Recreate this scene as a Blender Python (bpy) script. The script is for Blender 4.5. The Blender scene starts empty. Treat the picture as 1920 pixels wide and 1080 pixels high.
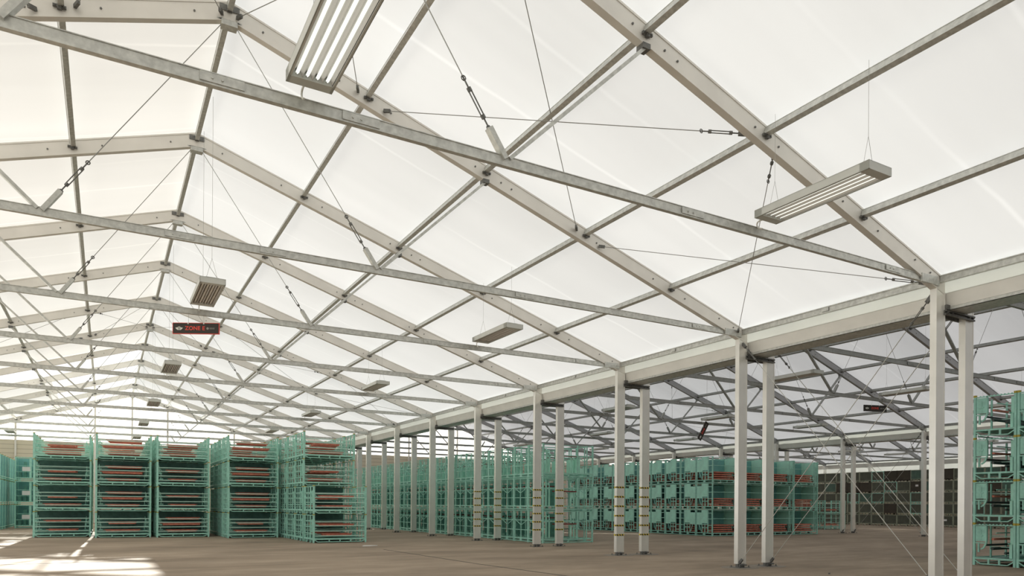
import bpy, math, random
from mathutils import Vector, Matrix
random.seed(7)
PI = math.pi
sc = bpy.context.scene
col = sc.collection

# ------------------------------------------------------------------ camera, light, exposure
F_PX, YAW, HORIZON, ROLL = 1341.84, 0.5185, 947.62, -0.0070
cam_d = bpy.data.cameras.new('camera')
cam = bpy.data.objects.new('camera', cam_d)
col.objects.link(cam)
cam_d.sensor_fit = 'HORIZONTAL'
cam_d.sensor_width = 36.0
cam_d.lens = 36.0 * F_PX / 1920.0
cam_d.clip_start = 0.05
cam_d.clip_end = 600
cam_d.shift_x = -(0.0070 * (HORIZON - 540)) / 1920.0
cam_d.shift_y = (HORIZON - 540) / 1920.0
cam.matrix_world = (Matrix.Translation((-1.794, 0.137, 1.559)) @ Matrix.Rotation(-YAW, 4, 'Z')
                    @ Matrix.Rotation(PI / 2, 4, 'X') @ Matrix.Rotation(-ROLL, 4, 'Z'))
sc.camera = cam

world = bpy.data.worlds.new('sky')
sc.world = world
world.use_nodes = True
bg = world.node_tree.nodes['Background']
bg.inputs[0].default_value = (0.97, 0.985, 1.0, 1)
bg.inputs[1].default_value = 1.12

sun_d = bpy.data.lights.new('sun', 'SUN')
sun_d.energy = 26.0
sun_d.angle = math.radians(0.6)
sun_d.color = (1.0, 0.972, 0.91)
sun = bpy.data.objects.new('sun', sun_d)
col.objects.link(sun)
SUN_EL, SUN_AZ = math.radians(17.4), math.radians(-1.3)
sv = Vector((-math.sin(SUN_AZ) * math.cos(SUN_EL), math.cos(SUN_AZ) * math.cos(SUN_EL), math.sin(SUN_EL)))
sun.rotation_euler = sv.to_track_quat('Z', 'Y').to_euler()
sun.location = (0, 80, 40)

sc.view_settings.view_transform = 'Standard'
sc.view_settings.look = 'None'
sc.view_settings.gamma = 1.0
sc.view_settings.exposure = 0.0
sc.view_settings.use_curve_mapping = False
sc.cycles.use_denoising = True
sc.cycles.max_bounces = 10
sc.cycles.diffuse_bounces = 5
sc.cycles.transparent_max_bounces = 12
sc.cycles.sample_clamp_indirect = 6.0

# ------------------------------------------------------------------ materials
def nt(m):
    return m.node_tree.nodes, m.node_tree.links

def mat(name, rgb, rough=0.6, metal=0.0, var=0.0, scale=3.0, spots=None, bump=0.0, stretch=(1, 1, 1)):
    m = bpy.data.materials.new(name)
    m.use_nodes = True
    n, l = nt(m)
    b = n['Principled BSDF']
    b.inputs['Roughness'].default_value = rough
    b.inputs['Metallic'].default_value = metal
    b.inputs['Base Color'].default_value = (*rgb, 1)
    if var or bump:
        tc = n.new('ShaderNodeTexCoord')
        mp = n.new('ShaderNodeMapping')
        mp.inputs['Scale'].default_value = stretch
        l.new(tc.outputs['Object'], mp.inputs['Vector'])
        no = n.new('ShaderNodeTexNoise')
        no.inputs['Scale'].default_value = scale
        no.inputs['Detail'].default_value = 5
        l.new(mp.outputs[0], no.inputs['Vector'])
        if var:
            cr = n.new('ShaderNodeValToRGB')
            cr.color_ramp.elements[0].position = 0.3
            cr.color_ramp.elements[1].position = 0.7
            cr.color_ramp.elements[0].color = (*[c * (1 - var) for c in rgb], 1)
            cr.color_ramp.elements[1].color = (*[min(1, c * (1 + var)) for c in rgb], 1)
            l.new(no.outputs['Fac'], cr.inputs['Fac'])
            l.new(cr.outputs['Color'], b.inputs['Base Color'])
        if bump:
            bp = n.new('ShaderNodeBump')
            bp.inputs['Strength'].default_value = bump
            bp.inputs['Distance'].default_value = 0.02
            l.new(no.outputs['Fac'], bp.inputs['Height'])
            l.new(bp.outputs[0], b.inputs['Normal'])
    return m

def fabric(name, rgb, dif, trans, seams=True, bump=0.15):
    """white coated tarpaulin: reflects and lets daylight through; paler streaks painted for weld seams and light on folds run down it"""
    m = bpy.data.materials.new(name)
    m.use_nodes = True
    n, l = nt(m)
    n.remove(n['Principled BSDF'])
    out = n['Material Output']
    tc = n.new('ShaderNodeTexCoord')
    mp = n.new('ShaderNodeMapping')
    mp.inputs['Scale'].default_value = (0.05, 0.45, 0.05)
    l.new(tc.outputs['Object'], mp.inputs['Vector'])
    no = n.new('ShaderNodeTexNoise')
    no.inputs['Scale'].default_value = 1.2
    no.inputs['Detail'].default_value = 3
    l.new(mp.outputs[0], no.inputs['Vector'])
    # slight large-scale unevenness
    r = n.new('ShaderNodeMapRange')
    r.inputs['From Min'].default_value = 0.3
    r.inputs['From Max'].default_value = 0.7
    r.inputs['To Min'].default_value = 0.965
    r.inputs['To Max'].default_value = 1.03
    l.new(no.outputs['Fac'], r.inputs['Value'])
    fac = r.outputs[0]
    if seams:
        # seams and painted fold streaks: distance to lines at 1.7 m spacing in y, wobbled a little along the slope
        n2 = n.new('ShaderNodeTexNoise')
        n2.inputs['Scale'].default_value = 0.22
        n2.inputs['Detail'].default_value = 3
        l.new(tc.outputs['Object'], n2.inputs['Vector'])
        sx = n.new('ShaderNodeSeparateXYZ')
        l.new(tc.outputs['Object'], sx.inputs[0])
        w = n.new('ShaderNodeMath'); w.operation = 'MULTIPLY_ADD'
        w.inputs[1].default_value = 0.55
        l.new(n2.outputs['Fac'], w.inputs[0])
        l.new(sx.outputs['Y'], w.inputs[2])
        md = n.new('ShaderNodeMath'); md.operation = 'PINGPONG'
        md.inputs[1].default_value = 0.8333
        l.new(w.outputs[0], md.inputs[0])
        sm = n.new('ShaderNodeMapRange'); sm.interpolation_type = 'SMOOTHSTEP'
        sm.inputs['From Min'].default_value = 0.0
        sm.inputs['From Max'].default_value = 0.075
        sm.inputs['To Min'].default_value = 1.12
        sm.inputs['To Max'].default_value = 1.0
        l.new(md.outputs[0], sm.inputs['Value'])
        n3 = n.new('ShaderNodeTexNoise'); n3.inputs['Scale'].default_value = 0.28; n3.inputs['Detail'].default_value = 2
        m3 = n.new('ShaderNodeMapping'); m3.inputs['Scale'].default_value = (0.35, 1.6, 0.35)
        l.new(tc.outputs['Object'], m3.inputs['Vector']); l.new(m3.outputs[0], n3.inputs['Vector'])
        g3 = n.new('ShaderNodeMapRange'); g3.inputs['From Min'].default_value = 0.44; g3.inputs['From Max'].default_value = 0.62
        l.new(n3.outputs['Fac'], g3.inputs['Value'])
        q3 = n.new('ShaderNodeMath'); q3.operation = 'SUBTRACT'; q3.inputs[1].default_value = 1.0
        l.new(sm.outputs[0], q3.inputs[0])
        p3 = n.new('ShaderNodeMath'); p3.operation = 'MULTIPLY_ADD'; p3.inputs[2].default_value = 1.0
        l.new(q3.outputs[0], p3.inputs[0]); l.new(g3.outputs[0], p3.inputs[1])
        mu = n.new('ShaderNodeMath'); mu.operation = 'MULTIPLY'
        l.new(p3.outputs[0], mu.inputs[0]); l.new(fac, mu.inputs[1])
        fac = mu.outputs[0]
    def scaled(rgb3, k):
        v = n.new('ShaderNodeVectorMath'); v.operation = 'SCALE'
        v.inputs[0].default_value = tuple(c * k for c in rgb3)
        l.new(fac, v.inputs['Scale'])
        return v.outputs[0]
    d = n.new('ShaderNodeBsdfDiffuse')
    t = n.new('ShaderNodeBsdfTranslucent')
    l.new(scaled(rgb, dif), d.inputs['Color'])
    l.new(scaled(rgb, trans), t.inputs['Color'])
    if bump:
        bp = n.new('ShaderNodeBump')
        bp.inputs['Strength'].default_value = bump
        bp.inputs['Distance'].default_value = 0.12
        l.new(no.outputs['Fac'], bp.inputs['Height'])
        l.new(bp.outputs[0], d.inputs['Normal']); l.new(bp.outputs[0], t.inputs['Normal'])
    a = n.new('ShaderNodeAddShader')
    l.new(d.outputs[0], a.inputs[0]); l.new(t.outputs[0], a.inputs[1])
    l.new(a.outputs[0], out.inputs['Surface'])
    return m

def film(name):
    m = bpy.data.materials.new(name)
    m.use_nodes = True
    n, l = nt(m)
    n.remove(n['Principled BSDF'])
    out = n['Material Output']
    tr = n.new('ShaderNodeBsdfTransparent'); tr.inputs[0].default_value = (0.90, 0.90, 0.88, 1)
    tl = n.new('ShaderNodeBsdfTranslucent'); tl.inputs[0].default_value = (0.5, 0.49, 0.46, 1)
    mx = n.new('ShaderNodeMixShader'); mx.inputs[0].default_value = 0.45
    l.new(tr.outputs[0], mx.inputs[1]); l.new(tl.outputs[0], mx.inputs[2])
    l.new(mx.outputs[0], out.inputs['Surface'])
    return m

M = {}
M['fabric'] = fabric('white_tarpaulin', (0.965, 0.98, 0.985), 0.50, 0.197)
M['fabric_left'] = fabric('white_tarpaulin_sunlit_tint', (1.0, 0.99, 0.955), 0.50, 0.220)  # left slope's extra sunlight put into a warmer, more translucent cloth
M['gable_sheet'] = fabric('thin_gable_sheet', (1.0, 1.0, 0.98), 0.45, 0.40, seams=False, bump=0)
M['fabric_grey'] = fabric('greyer_tarpaulin', (0.95, 0.965, 1.0), 0.42, 0.130)  # greyer and less translucent than the near hall's cloth
M['fabric_flap'] = fabric('tarpaulin_flap', (0.97, 0.98, 0.95), 0.30, 0.50, seams=False, bump=0)
M['film'] = film('added_clear_roof_film')  # clear sheets added so the sun can reach the floor
M['gutter'] = mat('pale_gutter_sheet', (0.80, 0.79, 0.74), 0.45, 0.1, var=0.05, scale=2.0)
M['alu_shaded'] = mat('shaded_aluminium', (0.37, 0.37, 0.37), 0.45, 0.3, var=0.06, scale=2.0)  # rafters beyond the near hall are lit less; that shade is in the colour
M['alu'] = mat('anodised_aluminium', (0.74, 0.715, 0.66), 0.42, 0.2, var=0.06, scale=2.0)
M['alu_col'] = mat('column_aluminium', (0.84, 0.83, 0.78), 0.25, 0.35, var=0.07, scale=1.6)
M['galv'] = mat('galvanised_steel', (0.56, 0.565, 0.53), 0.42, 0.45, var=0.18, scale=14.0)
M['dark_steel'] = mat('dark_galvanised_steel', (0.16, 0.16, 0.15), 0.5, 0.5, var=0.2, scale=20)
M['cable'] = mat('steel_wire', (0.34, 0.34, 0.32), 0.4, 0.4)
M['strap'] = mat('pale_galvanised_wire', (0.5, 0.5, 0.46), 0.4, 0.2)
M['mint'] = mat('mint_painted_steel', (0.34, 0.66, 0.55), 0.5, 0.0, var=0.14, scale=6)
M['mint_dark'] = mat('mint_shaded_sheet', (0.11, 0.31, 0.25), 0.55, 0.0, var=0.2, scale=5)  # darker mint: shade under decks and inside racks put into the colour
M['mint_panel'] = mat('mint_painted_panel', (0.46, 0.85, 0.70), 0.5, 0.0, var=0.1, scale=3)
M['back_or_shade_sheet'] = mat('rack_shade_sheet', (0.085, 0.20, 0.17), 0.6, 0.0, var=0.2, scale=5)  # dark depth of the open racks, shade given as a colour
M['mint_pale'] = mat('pale_mint_bar', (0.52, 0.76, 0.66), 0.45)
M['teal'] = mat('teal_painted_panel', (0.17, 0.45, 0.42), 0.5, 0.0, var=0.15, scale=3)
M['pad'] = mat('red_brown_padding', (0.55, 0.18, 0.12), 0.7, 0.0, var=0.25, scale=8)
M['pad_dark'] = mat('dark_red_padding', (0.22, 0.04, 0.035), 0.7, 0.0, var=0.25, scale=8)
M['yellow'] = mat('worn_yellow_paint', (0.42, 0.34, 0.05), 0.6, 0.0, var=0.25, scale=30)
M['tape_y'] = mat('yellow_tape', (0.72, 0.55, 0.04), 0.5)
M['tape_k'] = mat('black_tape', (0.02, 0.02, 0.02), 0.5)
M['olive'] = mat('olive_painted_sheet', (0.078, 0.084, 0.060), 0.6, 0.0, var=0.2, scale=3)
M['brown'] = mat('dark_brown_sheet', (0.045, 0.035, 0.022), 0.6, 0.0, var=0.2, scale=3)
M['maroon'] = mat('maroon_sheet', (0.09, 0.03, 0.025), 0.6, 0.0, var=0.2, scale=3)
M['olive_frame'] = mat('pale_olive_frame', (0.29, 0.31, 0.23), 0.6, 0.0, var=0.2, scale=6)
M['green_sheet'] = mat('dull_green_sheet', (0.07, 0.13, 0.10), 0.6, 0.0, var=0.2, scale=3)
M['roller'] = mat('dark_grey_roller', (0.05, 0.065, 0.06), 0.5, 0.2)
M['paper'] = mat('white_paper', (0.75, 0.74, 0.72), 0.7)
M['sign_black'] = mat('black_sign_face', (0.028, 0.022, 0.015), 0.5)
M['sign_red'] = mat('red_sign_print', (0.75, 0.075, 0.05), 0.5)
M['sign_white'] = mat('white_sign_print', (0.78, 0.78, 0.72), 0.5)
M['sign_grey'] = mat('grey_sign_print', (0.35, 0.34, 0.30), 0.5)
M['lamp_body'] = mat('grey_lamp_housing', (0.60, 0.61, 0.57), 0.45, 0.1, var=0.05)
M['lamp_refl'] = mat('bright_reflector', (0.52, 0.49, 0.46), 0.35, 0.3)
M['tube'] = mat('fluorescent_tube_glass', (0.85, 0.85, 0.80), 0.25)
M['tube_lit'] = mat('lit_tube', (0.9, 0.9, 0.85), 0.3)
M['tube_lit'].node_tree.nodes['Principled BSDF'].inputs['Emission Color'].default_value = (0.95, 1.0, 0.93, 1)
M['tube_lit'].node_tree.nodes['Principled BSDF'].inputs['Emission Strength'].default_value = 1.0
M['cord'] = mat('white_flex', (0.65, 0.64, 0.58), 0.5)

def cladding():
    m = bpy.data.materials.new('beige_ribbed_cladding')
    m.use_nodes = True
    n, l = nt(m)
    b = n['Principled BSDF']
    b.inputs['Roughness'].default_value = 0.5
    tc = n.new('ShaderNodeTexCoord'); sx = n.new('ShaderNodeSeparateXYZ')
    l.new(tc.outputs['Object'], sx.inputs[0])
    md = n.new('ShaderNodeMath'); md.operation = 'PINGPONG'; md.inputs[1].default_value = 0.16
    l.new(sx.outputs['Z'], md.inputs[0])
    cr = n.new('ShaderNodeMapRange')
    cr.inputs['From Min'].default_value = 0.0; cr.inputs['From Max'].default_value = 0.035
    cr.inputs['To Min'].default_value = 0.0; cr.inputs['To Max'].default_value = 1.0
    l.new(md.outputs[0], cr.inputs['Value'])
    mx = n.new('ShaderNodeMix'); mx.data_type = 'RGBA'
    mx.inputs[6].default_value = (0.40, 0.35, 0.26, 1); mx.inputs[7].default_value = (0.66, 0.60, 0.47, 1)
    l.new(cr.outputs[0], mx.inputs[0]); l.new(mx.outputs[2], b.inputs['Base Color'])
    return m
M['clad'] = cladding()

def floor_mat():
    m = bpy.data.materials.new('worn_concrete')
    m.use_nodes = True
    n, l = nt(m)
    b = n['Principled BSDF']
    tc = n.new('ShaderNodeTexCoord')
    def noise(scale, stretch, detail=6, rough=0.6):
        mp = n.new('ShaderNodeMapping'); mp.inputs['Scale'].default_value = stretch
        mp.inputs['Rotation'].default_value = (0, 0, 0.45)
        l.new(tc.outputs['Object'], mp.inputs['Vector'])
        no = n.new('ShaderNodeTexNoise'); no.inputs['Scale'].default_value = scale
        no.inputs['Detail'].default_value = detail; no.inputs['Roughness'].default_value = rough
        l.new(mp.outputs[0], no.inputs['Vector'])
        return no.outputs['Fac']
    a = noise(0.30, (0.6, 1.3, 1), 8, 0.65)
    c = noise(1.3, (0.45, 1.6, 1), 8, 0.7)
    f = noise(40, (1, 1, 1), 3)
    def mr(x, lo, hi, a0=0.3, a1=0.7):
        r = n.new('ShaderNodeMapRange'); r.inputs['From Min'].default_value = a0; r.inputs['From Max'].default_value = a1
        r.inputs['To Min'].default_value = lo; r.inputs['To Max'].default_value = hi
        l.new(x, r.inputs['Value']); return r.outputs[0]
    def mul(x, y):
        q = n.new('ShaderNodeMath'); q.operation = 'MULTIPLY'; l.new(x, q.inputs[0]); l.new(y, q.inputs[1]); return q.outputs[0]
    k = mul(mul(mr(a, 0.70, 1.30), mr(c, 0.84, 1.16)), mr(f, 0.94, 1.06))
    v = n.new('ShaderNodeVectorMath'); v.operation = 'SCALE'
    v.inputs[0].default_value = (0.325, 0.262, 0.198)
    l.new(k, v.inputs['Scale'])
    l.new(v.outputs[0], b.inputs['Base Color'])
    rg = mr(c, 0.75, 0.95)
    l.new(rg, b.inputs['Roughness'])
    b.inputs['Specular IOR Level'].default_value = 0.08
    bp = n.new('ShaderNodeBump'); bp.inputs['Strength'].default_value = 0.15; bp.inputs['Distance'].default_value = 0.01
    l.new(f, bp.inputs['Height']); l.new(bp.outputs[0], b.inputs['Normal'])
    return m
M['floor'] = floor_mat()
M['joint'] = mat('dark_joint_or_shadow', (0.05, 0.042, 0.034), 0.9)
M['mortar'] = mat('pale_mortar_patch', (0.24, 0.21, 0.17), 0.9, var=0.15, scale=12)
M['yard'] = mat('pale_yard_concrete', (0.55, 0.53, 0.48), 0.9, var=0.08, scale=0.5)

# ------------------------------------------------------------------ mesh helpers
class MB:
    def __init__(s):
        s.v = []; s.f = []
    def quadbox(s, P):
        i = len(s.v); s.v += [tuple(p) for p in P]
        s.f += [(i, i+3, i+2, i+1), (i+4, i+5, i+6, i+7), (i, i+1, i+5, i+4), (i+1, i+2, i+6, i+5), (i+2, i+3, i+7, i+6), (i+3, i, i+4, i+7)]
        return s
    def box(s, x0, y0, z0, x1, y1, z1):
        return s.quadbox([(x0, y0, z0), (x1, y0, z0), (x1, y1, z0), (x0, y1, z0), (x0, y0, z1), (x1, y0, z1), (x1, y1, z1), (x0, y1, z1)])
    def bar(s, p, q, w, h, up=(0, 0, 1)):
        p = Vector(p); q = Vector(q); d = (q - p).normalized(); up = Vector(up)
        if abs(d.dot(up)) > 0.99: up = Vector((0, 1, 0))
        a = d.cross(up).normalized() * (w / 2); b = a.normalized().cross(d) * (h / 2)
        return s.quadbox([p-a-b, p+a-b, p+a+b, p-a+b, q-a-b, q+a-b, q+a+b, q-a+b])
    def tube(s, p, q, r, n=6, r2=None, caps=True):
        p = Vector(p); q = Vector(q); d = (q - p).normalized()
        up = Vector((0, 0, 1)) if abs(d.z) < 0.9 else Vector((1, 0, 0))
        a = d.cross(up).normalized(); b = a.cross(d); i = len(s.v)
        r2 = r if r2 is None else r2
        for c, rr in ((p, r), (q, r2)):
            for k in range(n):
                t = 2 * PI * k / n
                s.v.append(tuple(c + a * (rr * math.cos(t)) + b * (rr * math.sin(t))))
        for k in range(n):
            k2 = (k + 1) % n
            s.f.append((i + k, i + k2, i + n + k2, i + n + k))
        if caps:
            s.f.append(tuple(i + k for k in reversed(range(n)))); s.f.append(tuple(i + n + k for k in range(n)))
        return s
    def path(s, pts, r, n=6):
        for a, b in zip(pts, pts[1:]): s.tube(a, b, r, n)
        return s
    def ring(s, c, ax, R, r, n=10, m=5):
        ax = Vector(ax).normalized(); t = Vector((0, 0, 1)) if abs(ax.z) < .9 else Vector((1, 0, 0))
        a = ax.cross(t).normalized(); b = a.cross(ax); c = Vector(c); i = len(s.v)
        for k in range(n):
            u = 2*PI*k/n; d = a*math.cos(u) + b*math.sin(u)
            for j in range(m):
                w = 2*PI*j/m; s.v.append(tuple(c + d*(R + r*math.cos(w)) + ax*(r*math.sin(w))))
        for k in range(n):
            for j in range(m):
                s.f.append((i+k*m+j, i+((k+1) % n)*m+j, i+((k+1) % n)*m+(j+1) % m, i+k*m+(j+1) % m))
        return s
    def prism(s, poly, a0, a1, axis='y'):
        """poly in the two other axes, extruded along axis"""
        i = len(s.v); n = len(poly)
        for a in (a0, a1):
            for (u, w) in poly:
                s.v.append({'y': (u, a, w), 'x': (a, u, w), 'z': (u, w, a)}[axis])
        for k in range(n):
            k2 = (k + 1) % n
            s.f.append((i + k, i + k2, i + n + k2, i + n + k))
        s.f.append(tuple(i + k for k in reversed(range(n)))); s.f.append(tuple(i + n + k for k in range(n)))
        return s
    def mesh(s, name, m, smooth=False):
        me = bpy.data.meshes.new(name); me.from_pydata(s.v, [], s.f); me.update()
        if m is not None: me.materials.append(m)
        if smooth:
            for p in me.polygons: p.use_smooth = True
        return me

def tag(o, label=None, cat=None, group=None, kind=None):
    if label: o['label'] = label
    if cat: o['category'] = cat
    if group: o['group'] = group
    if kind: o['kind'] = kind
    return o

def obj(name, mb, m, parent=None, loc=None, smooth=False):
    me = mb if isinstance(mb, bpy.types.Mesh) else mb.mesh(name, M[m], smooth)
    o = bpy.data.objects.new(name, me); col.objects.link(o)
    if parent: o.parent = parent
    if loc: o.location = loc
    return o

def empty(name, loc=(0, 0, 0), rz=0):
    o = bpy.data.objects.new(name, None); col.objects.link(o)
    o.empty_display_size = 0.2
    o.location = loc; o.rotation_euler = (0, 0, rz)
    return o

KIDS = {}
def copy_tree(o, parent=None):
    c = o.copy(); col.objects.link(c)
    if parent: c.parent = parent
    for ch in list(o.children): copy_tree(ch, c)
    return c

ORD = ['first', 'second', 'third', 'fourth', 'fifth', 'sixth', 'seventh', 'eighth', 'ninth', 'tenth', 'eleventh', 'twelfth',
       'thirteenth', 'fourteenth', 'fifteenth', 'sixteenth', 'seventeenth', 'eighteenth', 'nineteenth', 'twentieth',
       'twenty-first', 'twenty-second', 'twenty-third', 'twenty-fourth']

# ------------------------------------------------------------------ geometry of the halls
BAY = 5.0
def FY(k): return 8.18 + BAY * k
HALF = 12.26            # ridge to inner face of the column
SL = 0.3231             # roof slope
ZR = 9.814               # underside of the rafter at the ridge
RH = 0.33               # rafter height, measured upright
RT = 0.13               # rafter / column thickness along y
PITCH = 25.06          # row to row
HX = [1.0, 0.968, 0.968]   # the middle and far halls span slightly less
RIDGE = [0.0, 25.45, 50.51]
HALLS = ['near hall', 'middle hall', 'far hall']
YB, YE = FY(-3), FY(11)
def zbot(dx): return ZR - SL * abs(dx)
EAVE = HALF + 0.30

# floor and yard
f = obj('floor', MB().box(-12.9, YB - 0.2, -0.12, 64, YE + 0.5, 0.0), 'floor'); tag(f, 'worn brown concrete hall floor', kind='structure')
g = obj('ground_outside', MB().box(-90, -90, -0.3, 160, 160, -0.125), 'yard'); tag(g, 'pale concrete yard outside the halls', kind='structure')

# floor joint, and a tie shadow painted as a thin dark line
def flat_strip(pts, w, z=0.0015):
    mb = MB()
    for (x0, y0), (x1, y1) in zip(pts, pts[1:]):
        mb.bar((x0, y0, z), (x1, y1, z), w, 0.004)
    return mb
j = obj('floor_joint_or_shadow', flat_strip([(6.6, 23.9), (6.8, 17.0), (7.1, 13.4), (7.3, 10.0)], 0.05), 'joint'); tag(j, 'dark joint running across the concrete floor', kind='structure')
j = obj('floor_joint_or_shadow', flat_strip([(-12.8, 21.5), (-0.6, 21.9)], 0.03), 'joint'); tag(j, 'thin painted shadow line across the sunlit floor', kind='structure')

# roof membrane, one ceiling per slope
def slope(xr, side, y0, y1, name, m, label, ny=None, x_in=0.0, x_out=None, sx=1.0):
    x_out = EAVE + 0.02 if x_out is None else x_out
    nb = int(round((y1 - y0) / BAY)); ny = nb * 10; nx = 14
    mb = MB()
    for j_ in range(ny + 1):
        y = y0 + (y1 - y0) * j_ / ny
        t = ((j_ % 10) / 10.0)
        for i_ in range(nx + 1):
            dx = x_in + (x_out - x_in) * i_ / nx
            z = zbot(dx) + RH + 0.012 + 0.07 * math.sin(PI * t) 
            mb.v.append((xr + side * dx * sx, y, z))
    for j_ in range(ny):
        for i_ in range(nx):
            a = j_ * (nx + 1) + i_
            mb.f.append((a, a + 1, a + nx + 2, a + nx + 1))
    o = obj(name, mb, m, smooth=True)
    return tag(o, label, kind='structure')

FILM_Y = FY(7)
yc = RT / 2
slope(RIDGE[0], 1, YB + yc, YE + yc, 'ceiling', 'fabric', 'white tarpaulin roof slope of the near hall')
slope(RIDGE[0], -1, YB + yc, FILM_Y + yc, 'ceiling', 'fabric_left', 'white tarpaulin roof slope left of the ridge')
slope(RIDGE[0], -1, FILM_Y + yc, FILM_Y + BAY + yc, 'ceiling', 'film', 'added clear film roof bay admitting sun near the far end of the left slope')
slope(RIDGE[0], -1, FILM_Y + BAY + yc, YE + yc, 'ceiling', 'film', 'added clear film roof sheets admitting sun beside the ridge at the far end', x_out=4.6)
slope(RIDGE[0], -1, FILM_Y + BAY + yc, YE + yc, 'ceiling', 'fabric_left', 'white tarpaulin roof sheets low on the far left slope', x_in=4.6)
for h in (1, 2):
    for sd in (1, -1):
        slope(RIDGE[h], sd, YB + yc, YE + yc, 'ceiling', 'fabric_grey', 'greyish tarpaulin roof slope of the %s' % HALLS[h], sx=HX[h])

# end walls
def gable(xr, sd, y, m, label, zlow=6.1):
    x1 = xr + sd * EAVE * (HX[1] if xr else 1); zt = zbot(0) + RH; ze = zbot(EAVE) + RH
    o = obj('wall_back', MB().prism([(xr, zlow), (x1, zlow), (x1, ze), (xr, zt)], y, y + 0.01), m)
    return tag(o, label, kind='structure')
for h in range(3):
    gable(RIDGE[h], 1, YE + 0.35, 'gable_sheet', 'white translucent gable sheet of the %s' % HALLS[h])
    gable(RIDGE[h], -1, YE + 0.35, 'film' if h == 0 else 'gable_sheet', 'translucent gable sheet of the %s' % HALLS[h])  # near hall's left sheet is clear film added to admit the sun
o = obj('wall_back', MB().box(-EAVE, YE + 0.35, 0, 63.4, YE + 0.43, 6.1), 'clad'); tag(o, 'beige ribbed cladding at the foot of the end wall', kind='structure')
o = obj('wall_right', MB().box(63.3, YB, 0, 63.38, YE, 4.9), 'clad'); tag(o, 'beige ribbed cladding of the far side wall', kind='structure')
o = obj('wall_right', MB().box(63.3, YB, 4.9, 63.32, YE, 6.3), 'fabric_flap'); tag(o, 'translucent band above the far side wall', kind='structure')
o = obj('wall_left', MB().box(-EAVE - 0.05, FY(9), 0, -EAVE - 0.03, YE, 6.3), 'fabric'); tag(o, 'white tarpaulin side wall', kind='structure')
for h in range(1, 3):
    gable(RIDGE[h], 1, YB, 'fabric_grey', 'tarpaulin gable behind the camera', zlow=0); gable(RIDGE[h], -1, YB, 'fabric_grey', 'tarpaulin gable behind the camera', zlow=0)
for sd in (1, -1):
    gable(RIDGE[0], sd, YB, 'fabric', 'tarpaulin gable behind the camera', zlow=0)

# ------------------------------------------------------------------ rafters
def rafter_mesh(side):
    mb = MB()
    x0, x1 = 0.0, EAVE
    def P(x, dz): return (side * x, zbot(x) + dz)
    # flanges full thickness, web slightly recessed
    def seg(d0, d1, y0, y1, xa=x0, xb=x1):
        poly = [P(xa, d0), P(xb, d0), P(xb, d1), P(xa, d1)]
        if side < 0: poly = poly[::-1]
        mb.prism(poly, y0, y1)
    seg(0, 0.035, 0, RT); seg(RH - 0.035, RH, 0, RT); seg(0.035, RH - 0.035, 0.012, RT - 0.012)
    return mb
def rafter_with_bolts(side, m):
    mb = rafter_mesh(side); nf = len(mb.f)
    for x in (0.55, 1.9, 2.9, 4.7, 5.3, 5.55, 7.2, 7.75, 9.4, 10.4, 11.55, 12.05):
        z = zbot(x) + (0.15 if x < 11 else 0.2)
        mb.tube((side * x, -0.006, z), (side * x, 0.014, z), 0.017, 6)
    me = mb.mesh('rafter', M[m]); me.materials.append(M['dark_steel'])
    for p in list(me.polygons)[nf:]: p.material_index = 1
    return me
RM = {1: rafter_with_bolts(1, 'alu'), -1: rafter_with_bolts(-1, 'alu')}
RM2 = rafter_with_bolts(1, 'alu_shaded')
def star_mesh():
    mb = MB(); mb.box(-0.09, -0.035, -0.02, 0.09, 0.0, 0.02); mb.box(-0.03, -0.05, -0.05, 0.03, 0.0, 0.05)
    mb.tube((-0.06, -0.05, 0), (-0.06, 0, 0), 0.014, 6); mb.tube((0.06, -0.05, 0), (0.06, 0, 0), 0.014, 6)
    return mb
STAR = star_mesh().mesh('purlin_bracket', M['dark_steel'])
PUR = [2.45, 4.95, 7.45, 9.95]
RIDGEPL = MB().box(-0.16, -0.012, -0.05, 0.16, 0.0, 0.05).box(-0.04, -0.03, -0.07, 0.04, 0, 0.02).mesh('ridge_plate', M['dark_steel'])
APEXPL = MB().box(-0.13, -0.02, -0.11, 0.13, 0.15, -0.02).box(-0.2, 0.0, -0.03, 0.2, 0.13, -0.005).mesh('apex_bracket', M['galv'])

def build_rafter(h, side, k):
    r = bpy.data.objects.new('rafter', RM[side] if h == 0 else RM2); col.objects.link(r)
    r.location = (RIDGE[h], FY(k), 0); r.scale = (HX[h], 1, 1)
    slope_nm = 'right' if side > 0 else 'left'
    if k < 0: lb = 'aluminium rafter just before the frame nearest the camera, %s slope, %s' % (slope_nm, HALLS[h])
    elif k == 11: lb = 'aluminium rafter against the end gable, %s slope of the %s' % (slope_nm, HALLS[h])
    else: lb = 'aluminium box rafter of the %s frame from the camera, %s slope, %s' % (ORD[k], slope_nm, HALLS[h])
    tag(r, lb, 'rafter', 'rafters of the %s' % HALLS[h], 'thing')
    for x in PUR:
        s = bpy.data.objects.new('purlin_bracket', STAR); col.objects.link(s); s.parent = r
        s.location = (side * x, 0.0, zbot(x) + 0.15)
    if side > 0:
        s = bpy.data.objects.new('ridge_plate', RIDGEPL); col.objects.link(s); s.parent = r; s.location = (0, 0, ZR + 0.19)
        s = bpy.data.objects.new('apex_bracket', APEXPL); col.objects.link(s); s.parent = r; s.location = (0, 0, ZR)
    return r
KS = [range(-1, 12), range(0, 12), range(1, 12)]
for k in KS[0]:
    build_rafter(0, 1, k); build_rafter(0, -1, k)
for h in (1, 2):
    for k in KS[h]: build_rafter(h, 1, k)

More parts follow.
